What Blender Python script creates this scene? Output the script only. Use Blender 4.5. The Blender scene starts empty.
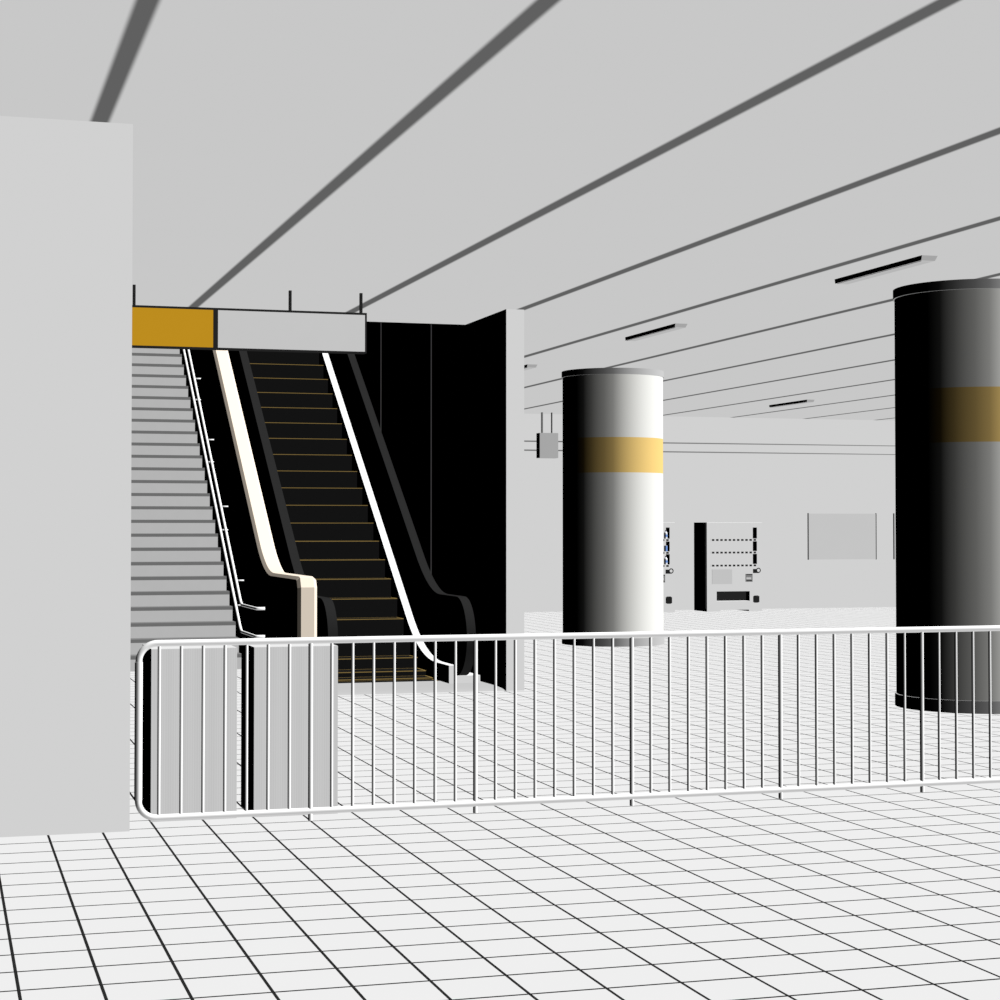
import bpy, bmesh, math, random
from mathutils import Vector, Matrix

C = bpy.context.scene.collection
SC = bpy.context.scene

# ------------------------------------------------------------------ camera
EYE = 1.72
cd = bpy.data.cameras.new('camera')
cam = bpy.data.objects.new('camera', cd)
C.objects.link(cam)
cam.location = (0, 0, EYE)
cam.rotation_euler = (math.radians(90 + 1.3873), 0, math.radians(-16.8362))
cd.sensor_fit = 'HORIZONTAL'
cd.sensor_width = 36
cd.lens = 36 * 1854 / 1000.0
cd.shift_y = -0.0178
cd.clip_start = 0.05
cd.clip_end = 200
SC.camera = cam

# ------------------------------------------------------------------ world, exposure
w = bpy.data.worlds.new('world')
SC.world = w
w.use_nodes = True
w.node_tree.nodes['Background'].inputs[0].default_value = (0, 0, 0, 1)
w.node_tree.nodes['Background'].inputs[1].default_value = 0.0
SC.view_settings.view_transform = 'Standard'
SC.view_settings.look = 'None'
SC.view_settings.exposure = 0.0
SC.view_settings.gamma = 1.0
SC.view_settings.use_curve_mapping = False
try:
    SC.cycles.max_bounces = 0
    SC.cycles.diffuse_bounces = 0
    SC.cycles.glossy_bounces = 0
except Exception:
    pass

# ------------------------------------------------------------------ lights: unseen shadowless suns, directions and strengths fitted to the shading
def sun(name, to_light, e):
    ld = bpy.data.lights.new(name, 'SUN')
    ld.energy = e * math.pi
    ld.angle = 0.0
    ld.use_shadow = False
    o = bpy.data.objects.new(name, ld)
    C.objects.link(o)
    d = Vector(to_light).normalized()
    o.rotation_euler = d.to_track_quat('Z', 'Y').to_euler()
    o.location = (8, 4, 2) 
    return o
sun('light_high_right', (0.604, -0.220, 0.766), 1.231)
sun('light_overhead', (0.354, -0.354, 0.866), 0.273)
sun('light_front_right', (0.497, -0.709, 0.500), 0.240)
sun('light_front', (0.366, -0.785, 0.500), 0.044)
sun('light_from_below', (0.168, -0.045, -0.985), 0.692)  # sun added under the floor to light the ceiling; bounces are off
sun('light_side_right', (0.866, -0.500, 0.0), 0.272)

# ------------------------------------------------------------------ materials
def mat(name, col, noise=0.015, scale=6.0):
    m = bpy.data.materials.new(name)
    m.use_nodes = True
    nt = m.node_tree
    nt.nodes.clear()
    out = nt.nodes.new('ShaderNodeOutputMaterial')
    df = nt.nodes.new('ShaderNodeBsdfDiffuse')
    nt.links.new(df.outputs[0], out.inputs[0])
    tc = nt.nodes.new('ShaderNodeTexCoord')
    nz = nt.nodes.new('ShaderNodeTexNoise')
    nz.inputs['Scale'].default_value = scale
    nz.inputs['Detail'].default_value = 2
    nt.links.new(tc.outputs['Object'], nz.inputs['Vector'])
    mr = nt.nodes.new('ShaderNodeMapRange')
    mr.inputs['From Min'].default_value = 0.25
    mr.inputs['From Max'].default_value = 0.75
    mr.inputs['To Min'].default_value = 1 - noise
    mr.inputs['To Max'].default_value = 1 + noise
    nt.links.new(nz.outputs['Fac'], mr.inputs['Value'])
    mx = nt.nodes.new('ShaderNodeVectorMath')
    mx.operation = 'SCALE'
    mx.inputs[0].default_value = col
    nt.links.new(mr.outputs[0], mx.inputs['Scale'])
    nt.links.new(mx.outputs[0], df.inputs['Color'])
    m['mx'] = mx.name
    return m

def N(nt, op, a, b=None, c=None):
    n = nt.nodes.new('ShaderNodeMath')
    n.operation = op
    for i, v in enumerate((a, b, c)):
        if v is None: continue
        if isinstance(v, (int, float)): n.inputs[i].default_value = v
        else: nt.links.new(v, n.inputs[i])
    return n.outputs[0]

def mixcol(m, fac, col2):
    nt = m.node_tree
    mx = nt.nodes[m['mx']]
    df = [n for n in nt.nodes if n.type == 'BSDF_DIFFUSE'][0]
    mm = nt.nodes.new('ShaderNodeMix')
    mm.data_type = 'RGBA'
    nt.links.new(fac, mm.inputs['Factor'])
    nt.links.new(mx.outputs[0], mm.inputs['A'])
    mm.inputs['B'].default_value = (*col2, 1)
    nt.links.new(mm.outputs['Result'], df.inputs['Color'])

def object_xyz(m):
    nt = m.node_tree
    tc = nt.nodes.new('ShaderNodeTexCoord')
    sp = nt.nodes.new('ShaderNodeSeparateXYZ')
    nt.links.new(tc.outputs['Object'], sp.inputs[0])
    return sp.outputs

G = lambda v: (v, v, v)
M = {}
M['wall'] = mat('painted_wall', G(.862), .002, 1.2)
M['tile'] = mat('floor_tile', G(.655), .003, 2.0)
o3 = object_xyz(M['tile']); nt = M['tile'].node_tree
def grid_line(v, phase, hw):
    p = N(nt, 'PINGPONG', N(nt, 'SUBTRACT', v, phase), 0.15)
    return N(nt, 'LESS_THAN', p, hw)
mixcol(M['tile'], N(nt, 'MAXIMUM', grid_line(o3[0], -0.004, 0.0066), grid_line(o3[1], 0.2485, 0.0082)), G(.02))
M['ceil'] = mat('ceiling_panel', G(.847), .002, 1.0)
o3 = object_xyz(M['ceil']); nt = M['ceil'].node_tree
pp = N(nt, 'PINGPONG', N(nt, 'SUBTRACT', o3[0], 0.8575), 1.6735 / 2)
mr = nt.nodes.new('ShaderNodeMapRange')
mr.interpolation_type = 'SMOOTHSTEP'
nt.links.new(pp, mr.inputs['Value'])
mr.inputs['From Min'].default_value = 0.034
mr.inputs['From Max'].default_value = 0.070
mr.inputs['To Min'].default_value = 1.0
mr.inputs['To Max'].default_value = 0.0
mixcol(M['ceil'], mr.outputs[0], G(.172))
M['riser'] = mat('stair_riser_stone', G(.62), .012, 8)
M['tread'] = mat('dark_stair_tread', G(.205), .02, 8)
M['cream'] = mat('cream_parapet', (.870, .762, .635), .004, 2)
M['white'] = mat('white_metal_deck', G(.86), .004, 4)
M['tube'] = mat('white_tube', G(.92), .004, 4)
M['rubber'] = mat('black_handrail_rubber', G(.0195), .02, 20)
M['panel'] = mat('dark_balustrade_panel', G(.02), .02, 4)
M['step'] = mat('black_step_metal', G(.0088), .03, 30)
M['yellow_line'] = mat('yellow_step_line', (.27, .185, .06), .05, 30)
M['plate'] = mat('landing_plate_metal', G(.445), .01, 6)
M['frame'] = mat('black_sign_frame', G(.024), .02, 8)
M['sign_yellow'] = mat('yellow_sign_face', (.684, .357, .018), .01, 3)
M['sign_grey'] = mat('grey_sign_face', G(.755), .012, 3)
M['far_grey'] = mat('grey_sign_box', G(.52), .006, 3)
M['pillar'] = mat('pillar_white', (.755, .755, .725), .004, 1)
M['ring'] = mat('pillar_ring_grey', G(.43), .006, 2)
M['band'] = mat('pillar_yellow_band', (.76, .53, .185), .006, 2)
M['cab_front'] = mat('cabinet_ribbed_metal', G(.77), .004, 4)
o3 = object_xyz(M['cab_front']); nt = M['cab_front'].node_tree
s1 = N(nt, 'SINE', N(nt, 'MULTIPLY', o3[0], 2 * math.pi / 0.0140))
s2 = N(nt, 'SINE', N(nt, 'MULTIPLY', o3[0], 2 * math.pi / 0.083))
mixcol(M['cab_front'], N(nt, 'MULTIPLY_ADD', s1, 0.5, N(nt, 'MULTIPLY_ADD', s2, 0.25, 0.5)), G(.715))  # ribs shown as light and dark stripes in the colour; front is flat
M['cab_top'] = mat('cabinet_metal', G(.655), .004, 4)
M['fixture'] = mat('light_fixture_case', G(.70), .004, 4)
M['hanger'] = mat('dark_hanger_rod', G(.07), .01, 4)
M['board'] = mat('board_grey', G(.75), .006, 2)
M['board_rail'] = mat('board_edge', G(.20), .006, 2)
M['machine'] = mat('machine_white', G(.865), .004, 3)
M['machine_dark'] = mat('machine_dark', G(.024), .004, 3)
M['machine_grey'] = mat('machine_grey', G(.73), .004, 3)
M['machine_mid'] = mat('machine_mid_grey', G(.30), .01, 3)
M['button'] = mat('machine_button', G(.035), .01, 3)
M['bottle'] = mat('pale_bottle', (.85, .88, .95), .01, 30)
M['can'] = mat('blue_can', (.18, .33, .72), .01, 30)
M['cap'] = mat('dark_cap', (.02, .02, .06), .01, 30)
M['pipe'] = mat('pipe_grey', G(.69), .004, 4)
M['joint'] = mat('wall_joint', G(.06), .01, 5)

# ------------------------------------------------------------------ mesh helpers
def obj(name, verts, faces, m, parent=None, smooth=None, loc=None):
    me = bpy.data.meshes.new(name)
    me.from_pydata([tuple(v) for v in verts], [], faces)
    me.materials.append(m)
    bm = bmesh.new(); bm.from_mesh(me)
    bmesh.ops.recalc_face_normals(bm, faces=bm.faces)
    bm.to_mesh(me); bm.free()
    if smooth:
        for i, p in enumerate(me.polygons):
            p.use_smooth = smooth is True or i in smooth
    o = bpy.data.objects.new(name, me)
    C.objects.link(o)
    if parent is not None: o.parent = parent
    if loc is not None: o.location = loc
    return o

class MB:
    def __init__(s): s.v = []; s.f = []; s.sm = set()
    def box(s, x0, x1, y0, y1, z0, z1):
        b = len(s.v)
        s.v += [(x, y, z) for z in (z0, z1) for y in (y0, y1) for x in (x0, x1)]
        s.f += [tuple(b + i for i in q) for q in ((0, 1, 3, 2), (4, 6, 7, 5), (0, 4, 5, 1), (2, 3, 7, 6), (0, 2, 6, 4), (1, 5, 7, 3))]
        return s
    def prism_x(s, pts, x0, x1):      # polygon in (y, z) swept along x
        b = len(s.v); n = len(pts)
        s.v += [(x0, p[0], p[1]) for p in pts] + [(x1, p[0], p[1]) for p in pts]
        s.f += [tuple(b + i for i in range(n)), tuple(b + n + i for i in reversed(range(n)))]
        s.f += [(b + i, b + (i + 1) % n, b + n + (i + 1) % n, b + n + i) for i in range(n)]
        return s
    def cyl(s, c, r, z0, z1, n=24, axis='z', r1=None):
        r1 = r if r1 is None else r1
        def P(a, rr, t):
            u, v = rr * math.cos(a), rr * math.sin(a)
            if axis == 'z': return (c[0] + u, c[1] + v, t)
            if axis == 'x': return (t, c[0] + u, c[1] + v)
            return (c[0] + u, t, c[1] + v)
        b = len(s.v)
        A = [2 * math.pi * i / n for i in range(n)]
        s.v += [P(a, r, z0) for a in A] + [P(a, r1, z1) for a in A]
        f0 = len(s.f)
        s.f += [(b + i, b + (i + 1) % n, b + n + (i + 1) % n, b + n + i) for i in range(n)]
        s.sm |= set(range(f0, f0 + n))
        b = len(s.v)
        s.v += [P(a, r, z0) for a in A] + [P(a, r1, z1) for a in A]
        s.f += [tuple(b + i for i in range(n)), tuple(b + n + i for i in range(n))]
        return s
    def build(s, name, m, parent=None, loc=None):
        return obj(name, s.v, s.f, m, parent, s.sm or None, loc)

def sweep(path, r, n=16, closed=False):
    """round tube along a 3D polyline"""
    P = [Vector(p) for p in path]
    mb = MB(); k = len(P)
    t0 = None
    for i, p in enumerate(P):
        if closed: t = (P[(i + 1) % k] - P[i - 1]).normalized()
        else: t = (P[min(i + 1, k - 1)] - P[max(i - 1, 0)]).normalized()
        if t0 is None:
            a = Vector((0, 1, 0)) if abs(t.y) < .9 else Vector((1, 0, 0))
            nrm = (a - t * a.dot(t)).normalized()
        else:
            nrm = (nrm - t * nrm.dot(t)).normalized()
        t0 = t
        bn = t.cross(nrm)
        mb.v += [tuple(p + (nrm * math.cos(2 * math.pi * j / n) + bn * math.sin(2 * math.pi * j / n)) * r) for j in range(n)]
    m = k if closed else k - 1
    for i in range(m):
        a, b = i * n, ((i + 1) % k) * n
        mb.f += [(a + j, a + (j + 1) % n, b + (j + 1) % n, b + j) for j in range(n)]
    mb.sm = set(range(len(mb.f)))
    if not closed:
        mb.f += [tuple(range(n)), tuple((k - 1) * n + j for j in range(n))]
    return mb

def empty(name, loc=(0, 0, 0)):
    o = bpy.data.objects.new(name, None)
    o.empty_display_size = 0.1
    o.location = loc
    C.objects.link(o)
    return o

def tag(o, label=None, cat=None, group=None, kind=None):
    if label: o['label'] = label
    if cat: o['category'] = cat
    if group: o['group'] = group
    if kind: o['kind'] = kind
    return o

def copy_tree(o, parent=None):
    c = o.copy(); C.objects.link(c)
    if parent is not None: c.parent = parent
    for ch in [x for x in bpy.data.objects if x.parent == o]:
        copy_tree(ch, c)
    return c

def bez(p0, p1, p2, n=14):
    return [((1 - t) ** 2 * p0[0] + 2 * t * (1 - t) * p1[0] + t * t * p2[0],
             (1 - t) ** 2 * p0[1] + 2 * t * (1 - t) * p1[1] + t * t * p2[1]) for t in [i / n for i in range(n + 1)]]

# ================================================================== the setting
H = 4.02                     # ceiling height
YO = 20.24                   # front edge of the ceiling opening above the escalator
WL, WR = 1.045, 5.714        # shaft walls
YF = 35.8                    # far wall
TOP = 9.0
struct = lambda o: tag(o, kind='structure')
struct(MB().box(-8, 46, -3, YF + .3, -.2, 0).build('floor', M['tile']))
cl = MB().box(-8, 46, -3, YO, H, H + .35).box(WR, 46, YO, YF + .3, H, H + .35).box(-8, WL, YO, YF + .3, H, H + .35)
struct(cl.build('ceiling', M['ceil']))
struct(MB().box(-8, WL, 10.686, 34.0, 0, H).build('wall_left', M['wall']))
struct(MB().box(WL - .3, WL, YO, 34.0, H + .35, TOP).build('wall_left_upper', M['wall']))
wr = MB().box(WR, 5.912, 18.654, 34.0, 0, H).build('wall_right', M['wall'])
struct(wr)
struct(MB().box(WR, WR + .3, YO, 34.0, H + .35, TOP).build('wall_right_upper', M['wall']))
for y in (21.749, 24.425, 27.10):
    struct(MB().box(WR - .012, WR, y - .006, y + .006, max(0, 0), TOP - 1).build('trim_%d' % (1 + int((y - 21) / 2.6)), M['joint']))
struct(MB().box(-8, 46, YF, YF + .3, 0, H).build('wall_far', M['wall']))
struct(MB().box(WL, WR, 33.7, 34.0, 0, TOP).build('wall_back', M['wall']))
struct(MB().box(WL, WR, YO - .3, YO, H + .35, TOP).build('wall_front', M['wall']))
struct(MB().box(WL - .3, WR + .3, YO - .3, 34.0, TOP, TOP + .2).build('ceiling_upper', M['wall']))

# ================================================================== staircase
R_, T_, Y0 = .1817, .2600, 22.47
NS = 31
SX0, SX1 = WL + .005, 3.533
st = empty('staircase', ((SX0 + SX1) / 2, Y0, 0))
tag(st, 'wide pale stone staircase with dark tread edges, rising left of the escalator', 'stairs')
def stp(mb, name, m):
    o = mb.build(name, m); o.parent = st
    o.matrix_parent_inverse = Matrix.Translation(-st.location)
    return o
for k in range(NS):
    y = Y0 + k * T_
    stp(MB().box(SX0, SX1, y + .012, y + T_ + .012, k * R_, (k + 1) * R_ - .042), 'riser', M['riser'])
    stp(MB().box(SX0, SX1, y, y + T_ + .012, (k + 1) * R_ - .042, (k + 1) * R_), 'tread', M['tread'])
ZT = NS * R_
struct(MB().box(SX0, SX1, Y0 + NS * T_ + .012, 33.7, ZT - .3, ZT - .0).build('floor_upper', M['tile']))

# ================================================================== parapet between stairs and escalator
TS = .7069                                   # escalator slope
def nose(y): return .632 + TS * (y - 21.464)  # line through the step edges
YE = 30.2
def slope_path(flat, off, y_start, y_end, a=.45, b=.55):
    yc = 21.464 + (flat - off - .632) / TS
    pts = [(y_start, flat)] + bez((yc - a, flat), (yc, flat), (yc + b, flat + TS * b)) + [(y_end, nose(y_end) + off)]
    return pts
FY = 18.84
top = slope_path(1.210, .945, FY + .11, YE, .5, .5)
fil = [(FY + .11 - .11 * math.cos(a), 1.100 + .11 * math.sin(a)) for a in [math.radians(q) for q in (0, 62)]]
poly = [(FY, 0)] + fil + top + [(33.6, top[-1][1]), (33.6, 0)]
mb = MB().prism_x(poly, 3.535, 3.738)
me_o = mb.build('parapet_wall', M['cream'])
bm = bmesh.new(); bm.from_mesh(me_o.data)
eds = [e for e in bm.edges if abs(e.verts[0].co.x - e.verts[1].co.x) < 1e-6 and not (e.verts[0].co.z < .001 and e.verts[1].co.z < .001)
       and not (e.verts[0].co.y > 33.5 and e.verts[1].co.y > 33.5)]
bmesh.ops.bevel(bm, geom=eds, offset=.032, offset_type='OFFSET', segments=1, affect='EDGES', profile=.5)
bm.to_mesh(me_o.data); bm.free()
tag(me_o, 'cream capped parapet between the stairs and the escalator, curving up the slope', 'wall')

# ================================================================== stair handrails on the parapet
def stair_rail(z0, label, xr, yb):
    zb = z0
    path = ([(3.533, 20.851, zb), (xr + .012, 20.851, zb), (xr + .003, 20.855, zb), (xr, 20.865, zb), (xr, yb - .14, zb)] +
            [(xr, a, b) for a, b in bez((yb - .10, zb), (yb, zb), (yb + .10, zb + .07), 8)] + [(xr, 30.2, zb + .7 * (30.2 - yb))])
    t = empty('stair_handrail', (3.533, 20.851, zb))
    tag(t, label, 'handrail', 'stair handrails on the parapet')
    inv = Matrix.Translation(-t.location)
    o = sweep(path, .017, 14).build('rail', M['tube'], t); o.matrix_parent_inverse = inv
    for y in (22.364, 23.66, 24.962, 26.282, 27.58, 28.88):
        z = zb + .7 * (y - yb)
        o = sweep([(xr, y, z), (3.533, y, z)], .008, 10).build('bracket', M['tube'], t); o.matrix_parent_inverse = inv
stair_rail(.800, 'upper of two white tube handrails on the dark parapet side beside the stairs', 3.440, 21.968)
stair_rail(.485, 'lower of two white tube handrails on the dark parapet side beside the stairs', 3.435, 21.945)

# ================================================================== escalator
es = empty('escalator', (4.70, 19.8, 0))
tag(es, 'black escalator with yellow lined steps between cream parapet and dark wall', 'escalator')
ei = Matrix.Translation(-es.location)
def ep(mb, name, m, parent=None):
    o = mb.build(name, m)
    if parent is None: o.parent = es; o.matrix_parent_inverse = ei
    else: o.parent = parent
    return o
# landing plate with ramped front edge
pl = [(18.68, 0), (18.72, .009), (18.80, .018), (18.95, .024), (19.12, .026), (19.80, .026), (19.80, 0)]
ep(MB().prism_x(pl, 3.740, WR - .002), 'landing_plate', M['plate'])
# steps
ed = [(19.80, .020), (20.096, .037), (20.403, .094), (20.789, .217), (21.141, .404), (21.464, .632)]
while ed[-1][0] < YE - .3:
    ed.append((ed[-1][0] + .3228, ed[-1][1] + .2282))
SXL, SXR = 4.072, 5.298
for i in range(len(ed) - 1):
    (y, z), (y2, z2) = ed[i], ed[i + 1]
    zl = ed[i - 1][1] if i else 0
    s = ep(MB().box(SXL, SXR, y, y2, min(zl - .02, z - .012), z), 'step', M['step'])
    ln = MB()
    ln.box(SXL, SXR, y - .002, y + .009, z - .006, z + .002)
    ln.box(SXL, SXL + .02, y + .009, y2 - .001, z - .001, z + .002)
    ln.box(SXR - .02, SXR, y + .009, y2 - .001, z - .001, z + .002)
    if z2 - z < .24: ln.box(SXL + .02, SXR - .02, y2 - .005, y2 - .001, z - .001, z + .002)
    ep(ln, 'demarcation_line', M['yellow_line'], s)
ZE = ed[-1][1]
ep(MB().box(3.740, WR - .014, YE, 33.69, ZE - .25, ZE), 'upper_landing', M['plate'])
# decks and skirts
sk = slope_path(.220, .112, 19.42, YE, .75, .62)
skp = [(19.42, 0.002)] + sk + [(YE, ZE - .3), (22.5, 0.002)]
for nm, a, b in (('skirt_panel', 5.300, 5.385), ('skirt_panel', 3.985, 4.070)):
    ep(MB().prism_x(skp, a, b), nm, M['white'])
dk = slope_path(.106, -.01, 19.45, YE, .5, .55)
dkp = [(19.45, .002)] + dk + [(YE, ZE - .4), (22.5, .002)]
for a, b in ((5.386, 5.660), (3.740, 3.984)):
    ep(MB().prism_x(dkp, a, b), 'outer_deck', M['white'])
# handrail outline
hr = slope_path(.965, .89, 19.49, YE - .2, .5, .6)
arc = [(19.49 + .43 * math.cos(a), .535 + .43 * math.sin(a)) for a in [math.radians(q) for q in range(90, 271, 9)]]
hpath = list(reversed(hr)) + arc[1:] + [(19.62, .105)]
def ribbon(path, x0, x1, th):
    P = [Vector(p) for p in path]; inn = []
    for i, p in enumerate(P):
        t = (P[min(i + 1, len(P) - 1)] - P[max(i - 1, 0)]).normalized()
        nn = Vector((-t.y, t.x))
        inn.append(p + nn * th)
    mb = MB(); n = len(P)
    mb.v = [(x0, p.x, p.y) for p in P] + [(x1, p.x, p.y) for p in P] + [(x0, p.x, p.y) for p in inn] + [(x1, p.x, p.y) for p in inn]
    for i in range(n - 1):
        mb.f += [(i, i + 1, n + i + 1, n + i)]
    mb.sm = set(range(len(mb.f)))
    # side faces use their own vertices so that the belt edge stays crisp
    b = len(mb.v); mb.v += mb.v[:4 * n]
    for i in range(n - 1):
        mb.f += [(b + i, b + 2 * n + i, b + 2 * n + i + 1, b + i + 1), (b + n + i, b + n + i + 1, b + 3 * n + i + 1, b + 3 * n + i),
                 (b + 2 * n + i, b + 3 * n + i, b + 3 * n + i + 1, b + 2 * n + i + 1)]
    mb.f += [(b, b + n, b + 3 * n, b + 2 * n), (b + n - 1, b + 3 * n - 1, b + 4 * n - 1, b + 2 * n - 1)]
    return mb, inn
for x0, x1 in ((5.400, 5.498), (3.896, 4.000)):
    rb, inn = ribbon(hpath, x0, x1, .03)
    ep(rb, 'handrail', M['rubber'])
    xm = (x0 + x1) / 2
    pp_ = [(p.x, p.y) for p in inn] + [(21.0, .2), (YE - .2, nose(YE - .2) - .1)]
    ep(MB().prism_x(pp_, xm - .03, xm + .03), 'balustrade_panel', M['panel'])

# ================================================================== hanging sign over the stairs
SY = 17.77
sg = empty('hanging_sign', (2.5, SY, 3.43))
tag(sg, 'long hanging sign with yellow and blank grey panels in front of the escalator', 'sign')
si = Matrix.Translation(-sg.location)
def sp_(mb, name, m):
    o = mb.build(name, m); o.parent = sg; o.matrix_parent_inverse = si; return o
fr = MB()
fr.box(1.0, 4.011, SY, SY + .12, 3.427, 3.441).box(1.0, 4.011, SY, SY + .12, 3.802, 3.823)
fr.box(1.0, 1.018, SY, SY + .12, 3.441, 3.802).box(3.993, 4.011, SY, SY + .12, 3.441, 3.802)
fr.box(2.505, 2.551, SY, SY + .12, 3.441, 3.802)
sp_(fr, 'frame', M['frame'])
sp_(MB().box(1.018, 2.505, SY + .004, SY + .116, 3.441, 3.802), 'yellow_panel', M['sign_yellow'])
sp_(MB().box(2.551, 3.993, SY + .004, SY + .116, 3.441, 3.802), 'grey_panel', M['sign_grey'])
for x in (1.05, 1.757, 3.253, 3.957):
    sp_(MB().box(x - .011, x + .015, SY + .02, SY + .05, 3.823, H), 'hanger', M['frame'])

# ================================================================== pillars
def pillar(label, loc):
    t = empty('pillar', loc)
    tag(t, label, 'pillar', 'round hall pillars')
    n = 128
    MB().cyl((0, 0), .743, .118, 2.51, n).cyl((0, 0), .743, 3.02, H - .09, n).build('shaft', M['pillar'], t)
    MB().cyl((0, 0), .743, 2.51, 3.02, n).build('yellow_band', M['band'], t)
    MB().cyl((0, 0), .757, 0, .118, n).build('base_ring', M['ring'], t)
    MB().cyl((0, 0), .757, H - .09, H, n).build('top_collar', M['ring'], t)
    return t
p1 = pillar('whole round white pillar with yellow band, in front of the vending machines', (9.553, 25.80, 0))
p2 = copy_tree(p1); p2.location = (9.548, 15.775, 0)
p2['label'] = 'nearer dark shaded round pillar with yellow band, cut by the right picture edge'

# ================================================================== ceiling lights
def ceiling_light(label, loc, group='slim box lights on the ceiling'):
    t = empty('ceiling_light', loc); tag(t, label, 'ceiling light', group)
    b = MB(); L = 1.60
    hx, tx, th = .090, .040, .042
    rx = .060
    b.v = [(-hx, 0, 0), (rx, 0, 0), (rx, L, 0), (-hx, L, 0), (-hx, .012, -th), (tx, .012, -th), (tx, L - .012, -th), (-hx, L - .012, -th)]
    b.f = [(0, 1, 2, 3), (4, 5, 6, 7), (0, 1, 5, 4), (1, 2, 6, 5), (2, 3, 7, 6), (3, 0, 4, 7)]
    b.build('light_case', M['fixture'], t)
    MB().box(-hx + .012, tx - .012, .03, L - .03, -th - .004, -th).build('diffuser', M['fixture'], t)
    return t
l1 = ceiling_light('largest ceiling light, a slim dark box above the right pillar', (8.035, 13.93, H))
for xy, lab in (((8.035, 19.42), 'slim ceiling light to the upper right of the middle pillar'),
                ((8.035, 24.92), 'ceiling light whose end just shows beside the wall end left of the pillar'),
                ((15.065, 30.36), 'smallest ceiling light, close to the far wall between the pillars')):
    c = copy_tree(l1); c.location = (xy[0], xy[1], H); c['label'] = lab

# ================================================================== guard railing in the foreground
FX0, SPC = 1.1005, .12585
FYY = 10.772
PX = [2.0975 + 1.00677 * k for k in range(7)]
FX1 = PX[-1] + 1.0
rl = empty('guard_railing', (FX0, FYY, 0))
tag(rl, 'long white tubular guard railing with vertical bars across the foreground', 'railing')
ri = Matrix.Translation(-rl.location)
def rp(mb, name, m=None):
    o = mb.build(name, m or M['tube']); o.parent = rl; o.matrix_parent_inverse = ri; return o
zb, zt, cr = .0560, 1.0535, .105
path = []
for cx, cz, a0 in ((FX1 - cr, zt - cr, 0), (FX0 + cr, zt - cr, 90), (FX0 + cr, zb + cr, 180), (FX1 - cr, zb + cr, 270)):
    for q in range(0, 91, 9):
        a = math.radians(a0 + q)
        path.append((cx + cr * math.cos(a), FYY, cz + cr * math.sin(a)))
rp(sweep(path, .0190, 24, True), 'frame_tube')
x = PX[0] - 7 * SPC
while x < FX1 - .06:
    if min(abs(x - p) for p in PX) > .03:
        rp(MB().cyl((x, FYY), 0.0093, zb + .01, zt - .01, 16), 'bar')
    x += SPC
for p in PX:
    rp(MB().cyl((p, FYY), .0138, 0, zt - .01, 20), 'post')
rp(MB().cyl((FX0, FYY), .0225, zb + cr, zt - cr, 24), 'end_post')
rp(MB().cyl((FX1, FYY), .0225, zb + cr, zt - cr, 24), 'end_post')

# ================================================================== ribbed cabinets behind the railing
def cabinet(label, x0, x1):
    y0, y1, hh = 10.985, 11.475, 1.006
    t = empty('ribbed_cabinet', ((x0 + x1) / 2, y0, 0))
    tag(t, label, 'cabinet', 'grey ribbed cabinets behind the railing')
    hw = (x1 - x0) / 2
    MB().box(-hw, hw, .006, y1 - y0, 0, hh).build('case', M['cab_top'], t)
    MB().box(-hw, hw, 0, .006, 0, hh - .001).build('ribbed_front', M['cab_front'], t)
    return t
cabinet('left grey ribbed cabinet behind the curved end of the white railing', 1.195, 1.697)
cabinet('right grey ribbed cabinet behind the railing, next to the escalator', 1.799, 2.305)

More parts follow.
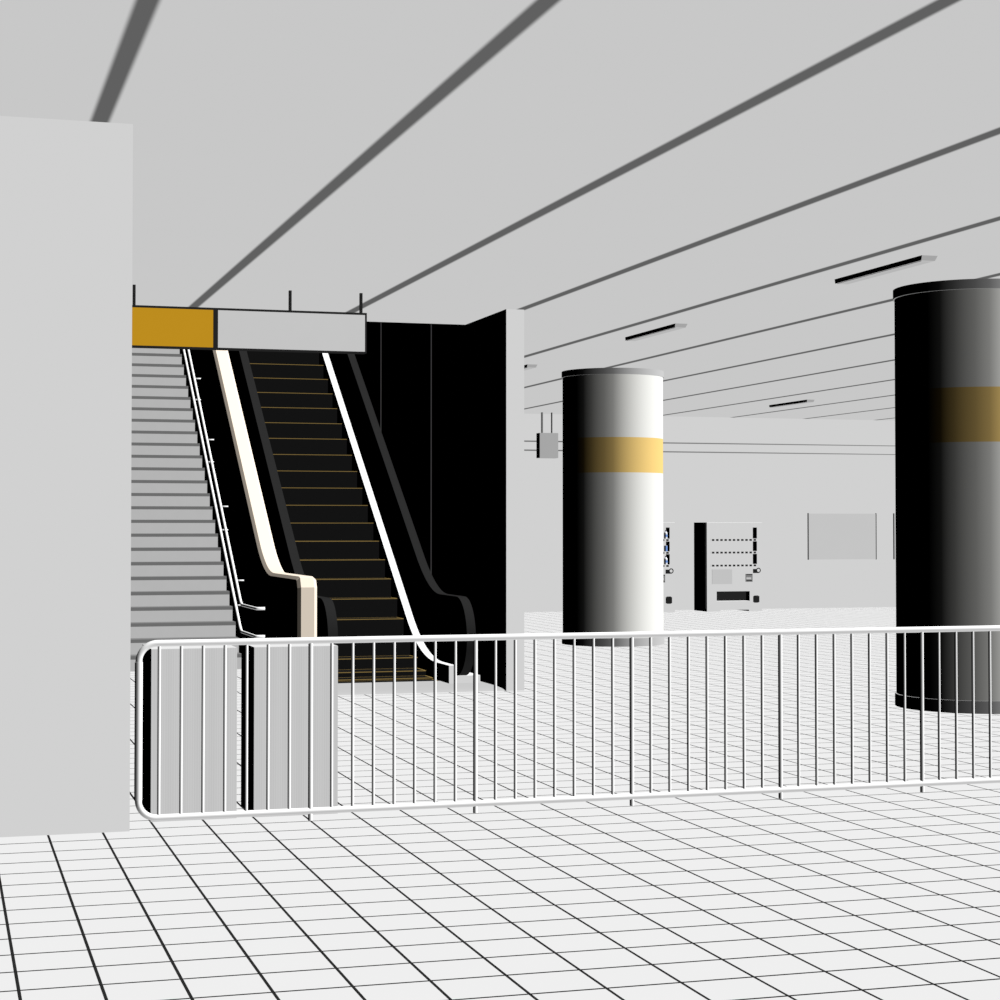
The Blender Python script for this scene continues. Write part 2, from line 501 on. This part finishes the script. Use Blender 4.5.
# ================================================================== vending machines
MW, MD, MH = 1.225, .67, 1.815       # origin at the left front foot
def vending(label, loc):
    t = empty('vending_machine', loc)
    tag(t, label, 'vending machine', 'white vending machines')
    r = MW
    wx0, wx1, wz0, wz1 = .09, 1.112, .905, 1.712       # display recess
    tx0, tx1, tz0, tz1 = .215, .947, .211, .408         # delivery slot
    dp = .20
    b = MB()
    b.box(0, r, dp, MD, .03, MH)
    b.box(0, r, 0.0, dp, wz1, MH - .018).box(0, wx0, 0, dp, wz0, wz1).box(wx1, r, 0, dp, wz0, wz1)
    b.box(0, r, 0, dp, tz1, wz0).box(0, tx0, 0, dp, .03, tz1).box(tx1, r, 0, dp, .03, tz1).box(tx0, tx1, 0, dp, .03, tz0)
    b.prism_x([(0, MH - .018), (0, MH - .003), (.003, MH), (dp, MH), (dp, MH - .018)], 0, r)
    b.build('body', M['machine'], t)
    MB().box(-.006, .0, .066, .080, .06, MH - .01).build('door_seam', M['hanger'], t)
    MB().box(0.0, .30, .0, MD, 0, .03).build('foot', M['machine'], t)
    MB().box(.93, r, .0, MD, 0, .03).build('foot', M['machine'], t)
    dl = MB().box(tx0, tx1, dp - .02, dp, tz0, tz1).build('delivery_slot', M['machine_dark'], t)
    for z in (1.458, 1.201, .936):
        rail = MB().box(wx0 - .002, wx1 + .002, -.006, .03, z - .030, z + .028).build('button_rail', M['machine'], t)
        for k in range(11):
            xx = .136 + k * .0925
            MB().box(xx - .026, xx + .026, -.012, -.005, z - .020, z + .018).build('button', M['button'], rail)
    MB().box(.113, .555, -.008, 0, .558, .859).build('info_panel', M['machine_grey'], t)
    bp = MB().box(.855, 1.008, -.012, 0, .60, .762).build('bill_acceptor', M['machine_mid'], t)
    MB().box(.865, 1.0, -.016, -.012, .738, .756).box(.870, .995, -.016, -.012, .612, .634).build('bill_slot', M['button'], bp)
    MB().box(.865, .975, -.018, -.012, .655, .690).build('bill_plate', M['machine_grey'], bp)
    cb = MB().box(1.022, 1.150, -.012, 0, .778, .861).build('coin_slot', M['machine_dark'], t)
    ring = []
    sweep([(1.136 + .042 * math.cos(a), -.02, .834 + .042 * math.sin(a)) for a in [i * math.pi / 12 for i in range(24)]], .011, 8, True).build('coin_ring', M['button'], cb)
    MB().cyl((1.136, .834), .032, -.022, -.012, 20, 'y').build('lock_disc', M['machine'], cb)
    MB().box(1.024, 1.158, -.012, 0, .182, .305).box(1.045, 1.137, -.012, 0, .171, .318).build('coin_return', M['machine_dark'], t)
    return t
vm = vending('white vending machine standing free beside the middle pillar, black side showing', (14.965, 34.92, 0))
v2 = copy_tree(vm); v2.location = (14.265 - MW, 34.92, 0)
v2['label'] = 'white vending machine mostly hidden behind the middle pillar, drinks in its window'

def bottle(label, loc):
    t = empty('drink_bottle', loc); tag(t, label, 'bottle', 'drinks in the vending machine window')
    MB().cyl((0, 0), .034, 0, .115, 20).cyl((0, 0), .034, .115, .150, 20, r1=.013).build('bottle_body', M['bottle'], t)
    MB().cyl((0, 0), .0145, .150, .170, 16).build('cap', M['cap'], t)
    MB().cyl((0, 0), .035, .035, .085, 20).build('bottle_label', M['can'], t)
    return t
sx = 14.265 - MW + 1.055
b1 = bottle('pale drink bottle on the top row of the hidden vending machine', (sx, 34.99, 1.486))
b2 = copy_tree(b1); b2.location = (sx, 34.99, .964)
b2['label'] = 'pale drink bottle on the lowest row of the hidden vending machine'
cn = empty('drink_can', (sx, 34.99, 1.229))
tag(cn, 'blue drink can on the middle row of the hidden vending machine', 'can', 'drinks in the vending machine window')
MB().cyl((0, 0), .034, 0, .112, 20).build('can_body', M['can'], cn)
MB().cyl((0, 0), .029, .112, .118, 20).build('can_lid', M['machine_grey'], cn)

# ================================================================== notice boards on the far wall
def board(label, loc, wd):
    t = empty('notice_board', loc); tag(t, label, 'notice board', 'notice boards on the far wall')
    MB().box(.012, wd - .012, -.02, 0, 0, .975).build('board_face', M['board'], t)
    for a, b in ((0, .014), (wd - .014, wd)):
        MB().box(a, b, -.035, 0, -.005, .985).build('side_rail', M['board_rail'], t)
    return t
n1 = board('wide grey notice board on the far wall right of the vending machine', (17.655, YF, 1.032), 1.615)
n2 = copy_tree(n1); n2.location = (19.685, YF, 1.032)
n2['label'] = 'notice board showing only its left edge beside the right pillar'

# ================================================================== grey box sign and pipes by the far wall
fs = empty('hanging_sign', (11.675, 35.2, 3.104))
tag(fs, 'small blank grey box sign on two rods left of the middle pillar', 'sign')
fi = Matrix.Translation(-fs.location)
o = MB().box(11.483, 11.871, 35.20, 35.42, 3.104, 3.604).build('sign_box', M['far_grey'], fs); o.matrix_parent_inverse = fi
for x, rr in ((11.560, .016), (11.765, .010)):
    o = MB().box(x - rr, x + rr, 35.28, 35.31, 3.604, H).build('hanger_rod', M['board_rail' if rr > .012 else 'hanger'], fs); o.matrix_parent_inverse = fi  # paler wide rod: its lit front is put into the colour
for za, zb_, lab in ((3.455, 3.480, 'upper of two thin white pipes along the far wall'), (3.272, 3.290, 'lower of two thin white pipes along the far wall')):
    def zz(x): return za + (zb_ - za) * (x - 11.2) / 8.26
    o = sweep([(5.9, 35.46, zz(5.9)), (45.9, 35.46, zz(26))], .016, 16).build('ceiling_pipe', M['pipe'])
    tag(o, lab, 'pipe', 'thin pipes along the far wall')
